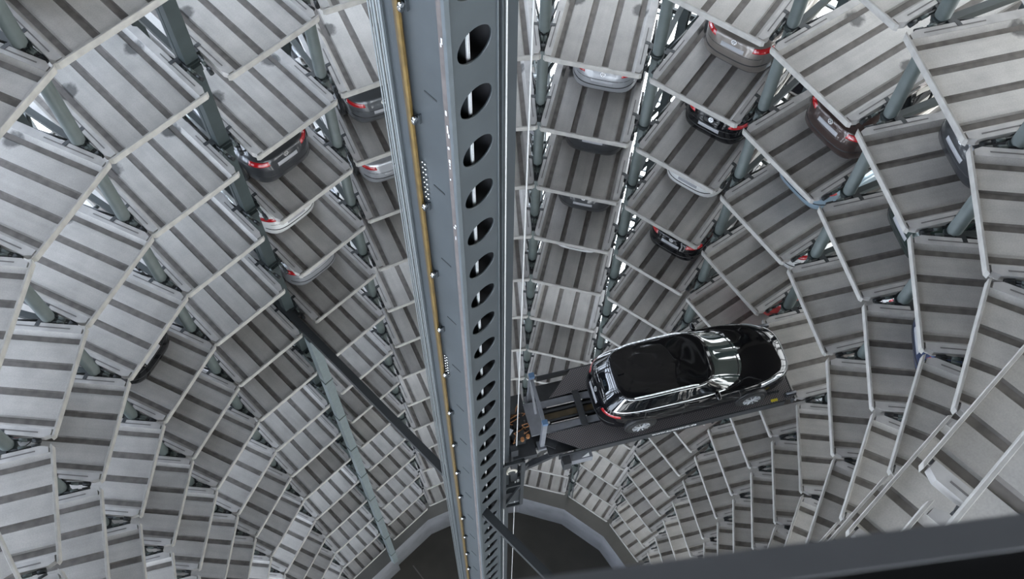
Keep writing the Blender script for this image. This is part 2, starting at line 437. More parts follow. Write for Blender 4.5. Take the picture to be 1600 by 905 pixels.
for nm, b in REST.items():
    for k in range(-4, 15):
        if (nm, k) in PALLETS or (nm in 'UVW' and k < -2): continue
        M4 = Matrix.Translation((b['mid'].x, b['mid'].y, level_z(k))) @ Matrix.Rotation(b['rz'], 4, 'Z')
        for me_, mi in ((deck_me, 0), (rl_me, 2), (rr_me, 2), (lip_me, 3)):
            nv, nf = len(bmr.verts), len(bmr.faces)
            bmr.from_mesh(me_); bmr.verts.ensure_lookup_table(); bmr.faces.ensure_lookup_table()
            bmesh.ops.transform(bmr, matrix=M4, verts=bmr.verts[nv:])
            for f in bmr.faces[nf:]: f.material_index = mi if mi else f.material_index
me_ = bpy.data.meshes.new('pallets'); bmr.to_mesh(me_); bmr.free()
for q_ in (DECK, GROOVE, RAIL, LIP): me_.materials.append(q_)
tag(link('pallet_ring_behind', me_), 'remaining grey parking pallets round the near side of the shaft', 'pallet', kind='stuff')
REST_BAYS = REST
print('PALLETS', len(PALLETS))

# ------------------------------------------------------------------ steelwork in the gaps between columns
order = list(BAYS)
def gap_frame(ln, rn, words):
    a, b = BAYS[ln], BAYS[rn]
    p = (a['R'] + b['L']) / 2; out = (a['n'] + b['n']).normalized(); side = Vector((out.y, -out.x))
    rz = math.atan2(side.y, side.x)
    double = (ln, rn) in (('AD', 'E'), ('L', 'P'))
    ks = [k for k in range(-4, 15) if any(seen((*(p + out * s), level_z(k)), 60) for s in (0.0, 0.8, 1.6))]
    if not ks: return
    ztop = level_z(min(ks) - 1.0)
    sb = 0.90 if double else 0.78
    c = p + out * sb
    gap = (b['L'] + b['n'] * sb - a['R'] - a['n'] * sb).length
    if double:
        pm = MB(); pm.box((0, 0, ztop / 2), (0.26, 0.24, ztop)); pm.box((0, 0.35, ztop / 2), (0.16, 0.12, ztop))
        root = pm.build('box_post', DKGREEN, None, (c.x, c.y, 0), rz); tag(root, 'dark box post in wide gap between ' + words, 'post', 'posts between the columns')
    else:
        pm = MB(); pm.tube((0, 0, 0), (0, 0, ztop), 0.125, 20)
        root = pm.build('support_pipe', PIPE, None, (c.x, c.y, 0), rz); tag(root, 'round grey green support pipe between ' + words, 'post', 'posts between the columns')
    collar = MB()
    if double: collar.box((0, 0, 0), (0.42, 0.34, 0.07)); collar.box((0, -0.2, -0.08), (0.2, 0.1, 0.16))
    else: collar.tube((0, 0, -0.03), (0, 0, 0.03), 0.165, 20); collar.tube((0, 0, -0.10), (0, 0, -0.03), 0.148, 20)
    collar_me = collar.mesh('collar', DKGREEN)
    def brk(s):
        hw = gap / 2; m = MB()
        m.box((s * (hw - 0.02), 0.06, 0.0), (0.13, 0.16, 0.14), mi=0)
        m.box((s * (hw - 0.09), 0.0, -0.06), (0.16, 0.07, 0.06), mi=0)
        m.box((s * (hw + 0.05), 0.10, 0.06), (0.10, 0.08, 0.05), mi=0)
        m.tube((s * (hw - 0.07), 0.02, 0.03), (s * (hw - 0.12), -0.50, 0.0), 0.03, 8, mi=0)
        m.tube((s * (hw - 0.115), -0.42, 0.005), (s * (hw - 0.14), -0.56, -0.01), 0.045, 8, mi=0)
        m.tube((s * (hw - 0.10), -0.20, 0.03), (s * (hw - 0.115), -0.34, 0.02), 0.034, 8, mi=1)
        m.tube((s * (hw - 0.05), 0.15, 0.0), (s * (hw + 0.12), 0.9, -0.05), 0.025, 6, mi=0)
        return m.mesh('bracket', [BLACKST, PIPE])
    b1, b2 = brk(-1), brk(1)
    for k in ks:
        z = level_z(k) - 0.10
        link('collar', collar_me, root, (0, 0, z))
        link('bracket', b1, root, (0, 0, z)); link('bracket', b2, root, (0, 0, z))
    # outer frame: dark column with radial beams, ring struts and diagonals
    cc = p + out * 2.9
    g2 = 0.05 + 2.9 * 2 * math.tan(math.radians(10)) if not double else 0.5
    m = MB(); m.box((0, 0, ztop / 2), (0.10, 0.24, ztop)); m.box((0, -0.13, ztop / 2), (0.2, 0.025, ztop)); m.box((0, 0.13, ztop / 2), (0.2, 0.025, ztop))
    root = m.build('frame_column', DKGREEN, None, (cc.x, cc.y, 0), rz)
    tag(root, 'dark steel frame column far back in gap between ' + words, 'column', 'frame columns behind the pallets')
    m = MB(); m.box((0, -1.05, 0), (0.05, 1.85, 0.20)); m.box((0, -1.05, 0.105), (0.12, 1.85, 0.02)); rb = m.mesh('radial_beam', DKGREEN)
    m = MB()
    m.bar((-0.06, 0.2, 0.0), (-0.06, 2.6, 2.4), 0.06, 0.08); m.bar((0.06, 0.2, 2.4), (0.06, 2.6, 0.0), 0.06, 0.08)
    m.tube((-g2 / 2 - 0.2, 0.4, 0.15), (g2 / 2 + 0.2, 0.4, 0.15), 0.05, 8); m.tube((-g2 / 2, -0.5, 0.1), (g2 / 2, 0.3, 2.2), 0.045, 8)
    m.box((0, 1.6, 0.1), (g2 + 1.0, 0.08, 0.14))
    db = m.mesh('diagonal_brace', [DKGREEN])
    for k in ks:
        z = level_z(k) - 0.32
        link('radial_beam', rb, root, (0, 0, z)); link('diagonal_brace', db, root, (0, 0, z))
SHORT = {'S': 'seventh', 'T': 'sixth', 'CX': 'fifth', 'BC': 'fourth', 'AB': 'third', 'AD': 'second', 'E': 'first full', 'F': 'first full', 'G': 'second', 'H': 'third', 'I': 'fourth', 'J': 'fifth', 'K': 'sixth', 'L': 'seventh', 'P': 'eighth'}
for ln, rn in zip(order[:-1], order[1:]):
    if ln in SHORT and rn in SHORT: wd = '%s and %s columns %s of mast' % (SHORT[rn if ln in 'S T CX BC AB AD'.split() else ln], SHORT[ln if ln in 'S T CX BC AB AD'.split() else rn], 'left' if ln in 'S T CX BC AB AD'.split() else 'right')
    elif (ln, rn) == ('E', 'M'): wd = 'first full column and cables left of mast'
    elif (ln, rn) == ('M', 'N'): wd = 'the two columns right behind the mast'
    else: wd = 'narrow column at mast and first full column'
    gap_frame(ln, rn, wd)

# ------------------------------------------------------------------ cross beam and pale post at the wide gap
def mast_pt(a, b, z): q = MC + E1 * a + E2 * b; return (q.x, q.y, z)
zb = level_z(5.05)
m = MB()
m.bar(mast_pt(-0.15, -7.75, zb), mast_pt(-0.15, 6.9, zb), 0.20, 0.22)
m.box(mast_pt(-0.15, -7.0, zb), (0.42, 0.42, 0.10), rz=math.radians(45.5))
tag(m.build('cross_beam', BLACKST), 'long dark steel beam crossing the shaft and passing through the mast', 'beam')
q = mast_pt(-0.16, -6.15, 0)
m = MB(); m.box((0, 0, (zb - 0.12) / 2), (0.25, 0.25, zb - 0.12))
po = m.build('square_post', mat('pale_post_paint', (0.15, 0.175, 0.178), 0.45, noise=0.08), None, (q[0], q[1], 0), math.radians(45.5))
tag(po, 'pale square post rising left of mast up to dark cross beam', 'post')
for i in range(1, 9):
    m = MB(); m.box((0, 0, 0), (0.29, 0.29, 0.05)); m.build('splice_plate', PIPE, po, (0, 0, zb - i * 2.9))

# ------------------------------------------------------------------ mast
ZB, ZT = PITZ, 50.5
mast = empty('mast', (MC.x, MC.y, ZB), math.radians(45.5))   # local x = E1, local y = -E2
tag(mast, 'tall blue grey steel mast with a row of oval holes', 'mast')
HT = ZT - ZB
def zl(k): return level_z(k) - ZB
# front plate (local y = -0.5) with round holes, x -0.344..0.33
def holed_plate(y, th, x0, x1, hx, r, z_first, step, zt):
    m = MB(); bm = m.bm; nseg = 28
    zc = z_first
    cuts = []
    while zc + step / 2 < zt: cuts.append(zc); zc += step
    def cell(cz, zlo, zhi, hole):
        for yy, flip in ((y - th / 2, False), (y + th / 2, True)):
            if hole:
                ring, outer = [], []
                for i in range(nseg):
                    a = 2 * PI * i / nseg; c, s = math.cos(a), math.sin(a)
                    ring.append((hx + r * c, yy, cz + r * s))
                    tx = ((x1 - hx) if c > 0 else (hx - x0)) / max(abs(c), 1e-6); tz = ((zhi - cz) if s > 0 else (cz - zlo)) / max(abs(s), 1e-6)
                    t = min(tx, tz); outer.append((hx + t * c, yy, cz + t * s))
                rv = [bm.verts.new(p) for p in ring]; ov = [bm.verts.new(p) for p in outer]
                for i in range(nseg):
                    j = (i + 1) % nseg
                    # fill the cell corner when the outer points change side
                    a_, b_ = Vector(outer[i]), Vector(outer[j])
                    vs = [rv[i], rv[j], ov[j]]
                    if abs(a_.x - b_.x) > 1e-6 and abs(a_.z - b_.z) > 1e-6:
                        cxn = a_.x if abs(abs(a_.x - hx) - ((x1 - hx) if a_.x > hx else (hx - x0))) < 1e-6 else b_.x
                        czn = b_.z if cxn == a_.x else a_.z
                        vs.append(bm.verts.new((cxn, yy, czn)))
                    vs.append(ov[i]); bm.faces.new(vs)
                if flip:
                    for i in range(nseg):
                        j = (i + 1) % nseg
                        f = bm.faces.new([bm.verts.new((ring[i][0], y - th / 2, ring[i][2])), bm.verts.new((ring[j][0], y - th / 2, ring[j][2])), bm.verts.new(ring[j]), bm.verts.new(ring[i])]); f.smooth = True
            else: m.face([(x0, yy, zlo), (x1, yy, zlo), (x1, yy, zhi), (x0, yy, zhi)])
    lo = 0.0
    for cz in cuts:
        if cz - step / 2 > lo + 1e-4: cell(0, lo, cz - step / 2, False)
        cell(cz, cz - step / 2, cz + step / 2, True); lo = cz + step / 2
    cell(0, lo, zt, False)
    bmesh.ops.remove_doubles(bm, verts=bm.verts, dist=1e-5)
    return m
HSTEP = 0.926
hz = zl(-0.152) % HSTEP
if hz < HSTEP / 2: hz += HSTEP
holed_plate(-0.5, 0.03, -0.335, 0.33, 0.022, 0.245, hz, HSTEP, HT).build('front_plate', MASTG, mast)
m = MB(); m.box((0, 0.5, HT / 2), (0.66, 0.03, HT)); m.build('back_plate', MASTIN, mast)
m = MB(); m.box((-0.325, 0.02, HT / 2), (0.03, 1.0, HT)); m.build('left_plate', MASTG, mast)
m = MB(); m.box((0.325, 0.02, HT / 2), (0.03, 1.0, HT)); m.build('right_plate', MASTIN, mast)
m = MB(); m.box((0.0, 0.02, HT / 2), (0.012, 0.93, HT), mi=0); m.box((0.0, -0.43, HT / 2), (0.03, 0.03, HT), mi=1); m.build('inner_web', [MASTG, CHALK_LIT_EDGE], mast)  # white strip paints in the light caught by the web's edge
# ridge strips at the near corner
m = MB(); m.box((-0.352, -0.512, HT / 2), (0.035, 0.05, HT)); m.box((-0.335, -0.524, HT / 2), (0.06, 0.02, HT)); m.build('corner_angle', mat('corner_paint', (0.095, 0.11, 0.12), 0.4, noise=0.08), mast)
m = MB(); m.box((-0.343, -0.425, HT / 2), (0.006, 0.075, HT)); m.build('seam_strip', BROWNST, mast)
# chalk marks on the seam
m = MB(); z = 40.0
while z < HT - 1:
    z += rnd.choice([0.25, 0.4, 0.7, 1.1])
    for q_ in range(rnd.choice([1, 2, 3])): m.box((-0.348, -0.425 + rnd.uniform(-0.02, 0.02), z + q_ * 0.07), (0.004, rnd.uniform(0.01, 0.035), rnd.uniform(0.015, 0.09)))
m.build('paint_marks', CHALK_LIT_EDGE, mast)
# guide groove and flange on the right of the holes
m = MB(); m.box((0.345, -0.505, HT / 2), (0.018, 0.05, HT)); m.build('edge_strip', mat('edge_paint', (0.10, 0.115, 0.125), 0.4), mast)
m = MB(); m.box((0.385, -0.44, HT / 2), (0.07, 0.03, HT)); m.build('groove', BROWNST, mast)
m = MB(); m.box((0.425, -0.475, HT / 2), (0.02, 0.09, HT)); m.build('groove_rib', MASTG, mast)
m = MB(); m.box((0.56, -0.46, HT / 2), (0.26, 0.03, HT)); m.box((0.685, -0.40, HT / 2), (0.02, 0.14, HT)); m.box((0.5, -0.2, HT / 2), (0.02, 0.5, HT)); m.build('right_flange', MASTD, mast)
# greasy guide rail and far flange on the left face
m = MB(); m.box((-0.365, 0.20, HT / 2), (0.06, 0.05, HT), mi=0); m.box((-0.405, 0.145, HT / 2), (0.03, 0.045, HT), mi=1); m.box((-0.36, 0.24, HT / 2), (0.05, 0.03, HT), mi=0); m.build('guide_rail', [GREASE, GREASE2], mast)
m = MB(); m.box((-0.345, 0.345, HT / 2), (0.03, 0.17, HT)); m.box((-0.36, 0.435, HT / 2), (0.06, 0.015, HT)); m.build('left_flange', MASTG, mast)
# rail clips and dark slots
zc = zl(14.5)
CL = 2 * HSTEP
while zc < HT:
    m = MB(); m.box((-0.385, 0.085, zc), (0.10, 0.05, 0.09), mi=0); m.tube((-0.44, 0.085, zc), (-0.39, 0.085, zc), 0.025, 8, mi=1); m.tube((-0.41, 0.09, zc + 0.05), (-0.41, 0.05, zc + 0.05), 0.03, 8, mi=1)
    m.box((-0.36, 0.04, zc + 0.03), (0.04, 0.02, 0.16), mi=0); m.build('rail_clip', [MASTD, CHROME], mast)
    m = MB(); m.box((-0.342, -0.17, zc + 0.62), (0.008, 0.20, 0.03)); m.build('slot', BLACKST, mast)
    zc += CL
# cable conduit low on the left plate
m = MB(); m.polytube([(-0.36, -0.02, zl(10.2)), (-0.36, -0.22, zl(10.9)), (-0.36, -0.34, zl(11.1)), (-0.36, -0.36, zl(11.6)), (-0.36, -0.36, 0.3)], 0.03, 8); m.build('conduit', mat('cream_conduit', (0.55, 0.45, 0.34), 0.5), mast)
# bolted splice plates: rows of bolt heads
for kz in (-0.4, 1.9, 11.2):
    for i in range(8):
        for j in range(2):
            m = MB(); m.tube((-0.375, 0.06 - 0.02 + 0.05 * j, zl(kz) + i * 0.11), (-0.345, 0.04 + 0.05 * j, zl(kz) + i * 0.11), 0.014, 6); m.build('bolt', CHROME, mast)
# hanging steel ropes
names_c = ['outermost of the ropes hanging left of mast', 'second of the ropes hanging left of mast', 'third of the ropes hanging left of mast', 'fourth of the ropes hanging left of mast', 'fifth of the ropes hanging left of mast', 'rope nearest to the mast on its left']
for i, (yy, r) in enumerate(((0.74, 0.011), (0.69, 0.011), (0.64, 0.018), (0.58, 0.012), (0.53, 0.020), (0.475, 0.016))):
    p0 = mast_pt(-0.345, -yy, ZB); p1 = mast_pt(-0.345, -yy, ZT)
    m = MB(); m.tube((0, 0, 0), (0, 0, HT), r, 8)
    tag(m.build('steel_rope', CABLE, None, p0), 'thin grey steel rope, ' + names_c[i], 'rope', 'ropes along the mast')
for xx, lab in ((0.478, 'white rope running down just right of the oval holes'), (0.87, 'white rope hanging free right of the mast')):
    m = MB(); m.tube((0, 0, 0), (0, 0, HT), 0.011, 8)
    tag(m.build('steel_rope', ROPE, None, mast_pt(xx, 0.52, ZB)), lab, 'rope', 'ropes along the mast')

# ------------------------------------------------------------------ car lift: platform and carriage
LA = math.radians(15.3); LZ = level_z(4.0)
lift = empty('car_lift', (C1.x, C1.y, LZ), LA)      # local x outward, y to the far side
tag(lift, 'black car lift platform reaching from the mast to the bays under the black car', 'lift')
m = MB()
m.prism([(0.66, -0.42), (1.45, -0.95), (6.50, -0.95), (6.50, -0.42)], -0.03, 0.0); m.build('checker_plate', CHECK, lift)
m = MB()
m.prism([(1.05, 0.42), (6.50, 0.42), (6.50, 0.98), (1.70, 0.98)], -0.03, 0.0); m.build('checker_plate', CHECK, lift)
m = MB(); m.box((3.6, -0.965, -0.13), (5.4, 0.03, 0.26)); m.box((3.6, 0.995, -0.13), (5.4, 0.03, 0.26)); m.bar((0.66, -0.44, -0.13), (1.05 - 0.1, -0.65, -0.13), 0.26, 0.03)
m.box((6.52, 0, -0.13), (0.03, 1.95, 0.26)); m.box((3.6, 0, -0.22), (5.8, 1.7, 0.06)); m.build('side_skirt', PLATB, lift)
for y, wd, mt in ((0.30, 0.16, PLATG), (0.12, 0.05, PLATB), (-0.12, 0.05, PLATB), (-0.30, 0.16, PLATG)):
    m = MB(); m.box((3.4, y, -0.06), (5.2, wd, 0.10)); m.build('transfer_rail', mt, lift)
m = MB(); m.box((3.2, 0.0, -0.10), (4.8, 0.14, 0.08)); m.build('drive_rack', GREASE, lift)
for y in (0.20, -0.20):
    m = MB(); m.box((1.35, y, -0.02), (0.85, 0.025, 0.05)); m.build('guide_strip', CHROME, lift)
m = MB(); m.box((1.66, 0, 0.02), (0.14, 0.86, 0.12)); m.build('wheel_stop', PLATB, lift)
for y in (-0.85, 0.92):
    m = MB(); m.box((6.46, y, 0.02), (0.24, 0.10, 0.10)); m.tube((6.35, y, 0.1), (6.58, y, 0.1), 0.03, 8, mi=1); m.build('end_latch', [PLATB, PLATG], lift)
m = MB(); m.box((6.05, -0.90, 0.006), (0.16, 0.06, 0.008)); m.build('warning_mark', YELL, lift)
m = MB()
for i in range(14): m.box((5.55 + i * 0.05, -0.72, 0.03), (0.03, 0.05, 0.05))
m.build('chain', BLACKST, lift)
# web address along the near edge of the platform
fc = bpy.data.curves.new('web_address', 'FONT'); fc.body = 'www.autostadt.de'; fc.size = 0.145; fc.extrude = 0.002; fc.align_x = 'CENTER'; fc.align_y = 'CENTER'
_tmp = bpy.data.objects.new('lettering', fc); COL.objects.link(_tmp)
_me = bpy.data.meshes.new_from_object(_tmp.evaluated_get(bpy.context.evaluated_depsgraph_get())); bpy.data.objects.remove(_tmp); bpy.data.curves.remove(fc)
fo = bpy.data.objects.new('web_address', _me); COL.objects.link(fo); fo.parent = lift; fo.location = (3.62, -0.984, -0.10); fo.rotation_euler = (PI / 2, 0, 0); _me.materials.clear(); _me.materials.append(TEXTW)
fo['label'] = 'white web address lettering'
# near mounting box with white arrow plate, hoses
m = MB(); m.box((1.35, -1.05, -0.25), (0.6, 0.16, 0.26), mi=0); m.box((1.05, -1.08, -0.28), (0.18, 0.2, 0.4), mi=1); m.build('sensor_box', [PLATG, PLATB], lift)
m = MB(); m.prism([(1.40, -1.10), (1.58, -1.10), (1.58, -1.02)], -0.125, -0.115); m.build('white_plate', TEXTW, lift)
m = MB(); m.polytube([(1.35, -1.1, -0.3), (1.38, -1.12, -1.2), (1.33, -1.1, -2.2), (1.36, -1.1, -3.2)], 0.02, 6); m.build('hanging_hose', BLACKST, lift)
# uprights with blue caps at the mast end
def upright(x, y, h, nm):
    m = MB(); m.bar((x, y, -0.25), (x + 0.02, y, h), 0.10, 0.10, mi=0); m.box((x + 0.02, y, h), (0.12, 0.11, 0.10), mi=1); m.box((x + 0.10, y, h - 0.05), (0.06, 0.05, 0.05), mi=2); m.box((x, y, -0.3), (0.22, 0.2, 0.12), mi=0)
    m.build('upright', [PLATG, BLUEC, CHROME], lift)
upright(0.62, -0.55, 1.15, 'near'); upright(0.62, 0.58, 1.15, 'far')
m = MB(); m.bar((0.64, -0.55, 1.0), (0.64, 0.58, 1.0), 0.07, 0.07); m.bar((0.62, 0.58, 0.9), (0.62, 0.05, 0.2), 0.05, 0.05); m.build('cross_bar', PLATG, lift)
m = MB(); m.box((0.60, -0.05, 0.16), (0.40, 0.78, 0.05)); m.build('cover_plate', PLATG, lift)
# carriage on the mast side
m = MB()
m.box((0.18, 0.0, -0.30), (0.55, 1.5, 0.22)); m.box((-0.05, 0.62, -0.9), (0.16, 0.14, 2.2)); m.box((-0.05, -0.62, -0.9), (0.16, 0.14, 2.2))
m.box((0.5, 0, -0.42), (1.6, 1.1, 0.14)); m.bar((0.0, 0.5, -1.9), (2.6, 0.45, -0.35), 0.12, 0.14); m.bar((0.0, -0.5, -1.9), (2.6, -0.45, -0.35), 0.12, 0.14)
m.box((0.0, 0, -1.95), (0.22, 1.3, 0.18)); m.box((-0.35, 0.0, 0.15), (0.3, 1.2, 0.12))
m.build('carriage_frame', PLATB, lift)
m = MB()
for x, y, z, s in ((0.12, -0.35, 0.0, 0.28), (0.12, 0.30, 0.0, 0.26), (0.20, -0.05, -0.02, 0.24), (-0.15, 0.1, 0.1, 0.22)):
    m.box((x, y, z), (s, s * 0.8, s), mi=0); m.tube((x - s * 0.7, y, z + 0.03), (x + s * 0.7, y, z + 0.03), s * 0.33, 12, mi=0)
m.build('drive_motor', [BLACKST], lift)
m = MB()
for i in range(9):
    x = 0.0 + 0.4 * rnd.random(); y = -0.5 + rnd.random() * 0.8
    m.polytube([(x, y, 0.15), (x + rnd.uniform(-.12, .12), y + rnd.uniform(-.12, .12), 0.26), (x + rnd.uniform(-.2, .2), y + rnd.uniform(-.2, .2), 0.12)], 0.012, 5)
for x, y in ((0.18, -0.46), (0.32, -0.42)): m.tube((x, y, 0.12), (x, y, 0.22), 0.045, 10)
m.build('wiring', ORANGE, lift)
m = MB(); m.box((0.02, 0.28, 0.34), (0.30, 0.26, 0.30), mi=0); m.box((-0.02, 0.30, 0.495), (0.10, 0.06, 0.01), mi=1); m.build('junction_box', [BLACKST, YELL], lift)
m = MB(); m.prism([(-0.28, -0.55), (-0.28, 0.0), (0.02, -0.25)], 0.30, 0.33); m.build('white_gusset', mat('white_gusset_paint', (0.5, 0.53, 0.58), 0.5), lift)
# hanging truss box under the carriage
m = MB()
x0, x1, y0, y1, za, zb_ = -0.32, 0.12, -0.80, -0.15, -3.6, -0.3
for x in (x0, x1):
    for y in (y0, y1): m.box((x, y, (za + zb_) / 2), (0.08, 0.08, zb_ - za))
for z in (za, (za + zb_) / 2, zb_):
    m.box(((x0 + x1) / 2, y0, z), (x1 - x0, 0.07, 0.09)); m.box(((x0 + x1) / 2, y1, z), (x1 - x0, 0.07, 0.09)); m.box((x0, (y0 + y1) / 2, z), (0.07, y1 - y0, 0.09)); m.box((x1, (y0 + y1) / 2, z), (0.07, y1 - y0, 0.09))
m.bar((x0, y0, za), (x1, y0, (za + zb_) / 2), 0.05, 0.05); m.bar((x0, y1, (za + zb_) / 2), (x1, y1, zb_), 0.05, 0.05)
m.box((-0.10, -0.47, -3.1), (0.35, 0.55, 0.8))
m.build('guide_shoe_frame', BLACKST, lift)
m = MB(); m.tube((0.1, -0.6, -1.6), (0.95, -0.15, -1.75), 0.05, 10, mi=0); m.tube((0.92, -0.17, -1.75), (1.02, -0.12, -1.77), 0.075, 10, mi=0); m.build('buffer_rod', [BLACKST], lift)
m = MB(); m.tube((-0.12, -0.72, -1.2), (-0.12, -0.50, -1.2), 0.14, 16, mi=0); m.tube((-0.12, -0.74, -1.2), (-0.12, -0.72, -1.2), 0.09, 16, mi=1); m.build('guide_roller', [mat('cream_roller', (0.62, 0.58, 0.50), 0.5), BLACKST], lift)

# ------------------------------------------------------------------ cars
def outline(xa, xb, w, nr, nf, xm, N):
    """closed plan curve, N points per quadrant, s = 0 front, 1 left side, 2 rear, 3 right side"""
    def quad(ext, n):
        ph = np.linspace(0, PI / 2, 241); x = (ext - xm) * np.cos(ph) ** (2 / n) ; y = w * np.sin(ph) ** (2 / n)
        dl = np.concatenate([[0], np.cumsum(np.hypot(np.diff(x), np.diff(y)))]); u = np.linspace(0, dl[-1], N + 1)
        return np.interp(u, dl, x) + xm, np.interp(u, dl, y)
    fx, fy = quad(xb, nf); rx, ry = quad(xa, nr)
    X = np.concatenate([fx[:-1], rx[::-1][:-1], rx[:-1], fx[::-1][:-1]])
    Y = np.concatenate([fy[:-1], ry[::-1][:-1], -ry[:-1], -fy[::-1][:-1]])
    return X, Y
class CarShape:
    def __init__(self, rings, xm=1.95, N=30):
        self.N = N; P = []
        for xa, xb, w, nr, nf, zs in rings:
            X, Y = outline(xa, xb, w, nr, nf, xm, N)
            Z = np.interp(X, [a for a, _ in zs], [b for _, b in zs])
            P.append(np.stack([X, Y, Z], 1))
        self.P = np.array(P); self.T = len(rings) - 1
    def at(self, s, t):
        n4 = 4 * self.N; u = (s % 4) * self.N; i = int(math.floor(u)) % n4; f = u - math.floor(u)
        def col(j): return self.P[j, i] * (1 - f) + self.P[j, (i + 1) % n4] * f
        k = min(int(math.floor(t)), self.T - 1); g = t - k
        p0, p1, p2, p3 = (col(min(max(j, 0), self.T)) for j in (k - 1, k, k + 1, k + 2))
        # centripetal-like limited tangents
        m1 = 0.5 * (p2 - p0) * 0.8; m2 = 0.5 * (p3 - p1) * 0.8
        L = np.linalg.norm(p2 - p1)
        for mm in (m1, m2):
            ln = np.linalg.norm(mm)
            if ln > L: mm *= L / ln
        g2, g3 = g * g, g ** 3
        return (2 * g3 - 3 * g2 + 1) * p1 + (g3 - 2 * g2 + g) * m1 + (-2 * g3 + 3 * g2) * p2 + (g3 - g2) * m2
    def normal(self, s, t):
        e = 0.01
        t0, t1 = max(t - e, 0), min(t + e, self.T)
        n = np.cross(self.at(s + e, t) - self.at(s - e, t), self.at(s, t1) - self.at(s, t0))
        l = np.linalg.norm(n); n = n / l if l > 1e-9 else np.array([0, 0, 1.0])
        return n
    def body(self, sub=3):
        bm = bmesh.new(); n4 = 4 * self.N; rows = []
        for j in range(self.T * sub + 1): rows.append([bm.verts.new(self.at(i / self.N, min(j / sub, self.T))) for i in range(n4)])
        for a, b in zip(rows[:-1], rows[1:]):
            for i in range(n4):
                f = bm.faces.new((a[i], a[(i + 1) % n4], b[(i + 1) % n4], b[i])); f.smooth = True
        bm.faces.new(rows[0][::-1]); bm.faces.new(rows[-1])
        me = bpy.data.meshes.new('body'); bmesh.ops.recalc_face_normals(bm, faces=bm.faces); bm.to_mesh(me); bm.free(); return me
    def patch(self, name, s0, s1, t0, t1, off, mt, ns=14, nt_=5, taper=0.0, thick=None):
        bm = bmesh.new(); g = []
        for j in range(nt_ + 1):
            row = []; tt = t0 + (t1 - t0) * j / nt_
            for i in range(ns + 1):
                ss = s0 + (s1 - s0) * (i / ns); mid = (s0 + s1) / 2; ss = mid + (ss - mid) * (1 - taper * j / nt_)
                e = 1.0 if 0 < i < ns and 0 < j < nt_ else 0.15
                row.append(bm.verts.new(self.at(ss, tt) + self.normal(ss, tt) * off * e))
            g.append(row)
        for a, b in zip(g[:-1], g[1:]):
            for i in range(ns):
                f = bm.faces.new((a[i], a[i + 1], b[i + 1], b[i])); f.smooth = True
        me = bpy.data.meshes.new(name); bm.to_mesh(me); bm.free(); me.materials.append(mt); return me

def paint(name, c, metal=0.35, rough=0.3):
    return mat(name, c, rough, metal, coat=1.0)
P_BLACK = mat('paint_black', (0.004, 0.004, 0.005), 0.06, spec=0.5)
CARGLASS = mat('car_glass', (0.006, 0.007, 0.008), 0.02, spec=0.8)
TINTGLASS = mat('windscreen_glass', (0.03, 0.045, 0.042), 0.02, spec=1.0, coat=1.0)
REDL = mat('tail_light_red', (0.36, 0.008, 0.012), 0.12, coat=1.0)
REDL.node_tree.nodes['Principled BSDF'].inputs['Specular IOR Level'].default_value = 0.7
CLEARL = mat('headlight_lens', (0.55, 0.57, 0.6), 0.08, metal=0.6, coat=1.0)
TRIMB = mat('black_trim', (0.012, 0.012, 0.013), 0.5)
PLATE = mat('number_plate', (0.30, 0.30, 0.31), 0.4)
TYRE = mat('tyre_rubber', (0.012, 0.012, 0.012), 0.75)
RIM = mat('alloy_rim', (0.62, 0.63, 0.65), 0.35, metal=0.4)
CHROMEC = mat('chrome_trim', (0.85, 0.85, 0.86), 0.33, metal=0.75)

def wheel_meshes():
    m = MB(); n = 28; r = 0.325; hw = 0.105
    prof = [(0.215, -hw * 0.9), (0.29, -hw), (0.315, -hw * 0.85), (r, -hw * 0.5), (r, hw * 0.5), (0.315, hw * 0.85), (0.29, hw), (0.215, hw * 0.9)]
    rings = [[m.bm.verts.new((q * math.cos(2 * PI * i / n), y, q * math.sin(2 * PI * i / n))) for i in range(n)] for q, y in prof]
    for a, b in zip(rings[:-1], rings[1:]):
        for i in range(n): m.bm.faces.new((a[i], a[(i + 1) % n], b[(i + 1) % n], b[i])).smooth = True
    tyre = m.mesh('tyre', TYRE)
    m = MB()
    m.tube((0, -0.09, 0), (0, 0.055, 0), 0.21, 28, mi=1)                      # dark well
    for sgn in (-1, 1):
        for i in range(10):
            a = 2 * PI * i / 10; c, s = math.cos(a), math.sin(a)
            m.bar((0.03 * c, sgn * 0.085, 0.03 * s), (0.212 * c, sgn * 0.092, 0.212 * s), 0.042, 0.02, mi=0)
        m.tube((0, sgn * 0.07, 0), (0, sgn * 0.10, 0), 0.05, 14, mi=0)
        for i in range(28):
            a, b = 2 * PI * i / 28, 2 * PI * (i + 1) / 28
            p = [(q * math.cos(t), sgn * 0.094, q * math.sin(t)) for q, t in ((0.2, a), (0.228, a), (0.228, b), (0.2, b))]
            m.face(p, 0)
    return tyre, m.mesh('rim', [RIM, TRIMB])
TYRE_ME, RIM_ME = wheel_meshes()
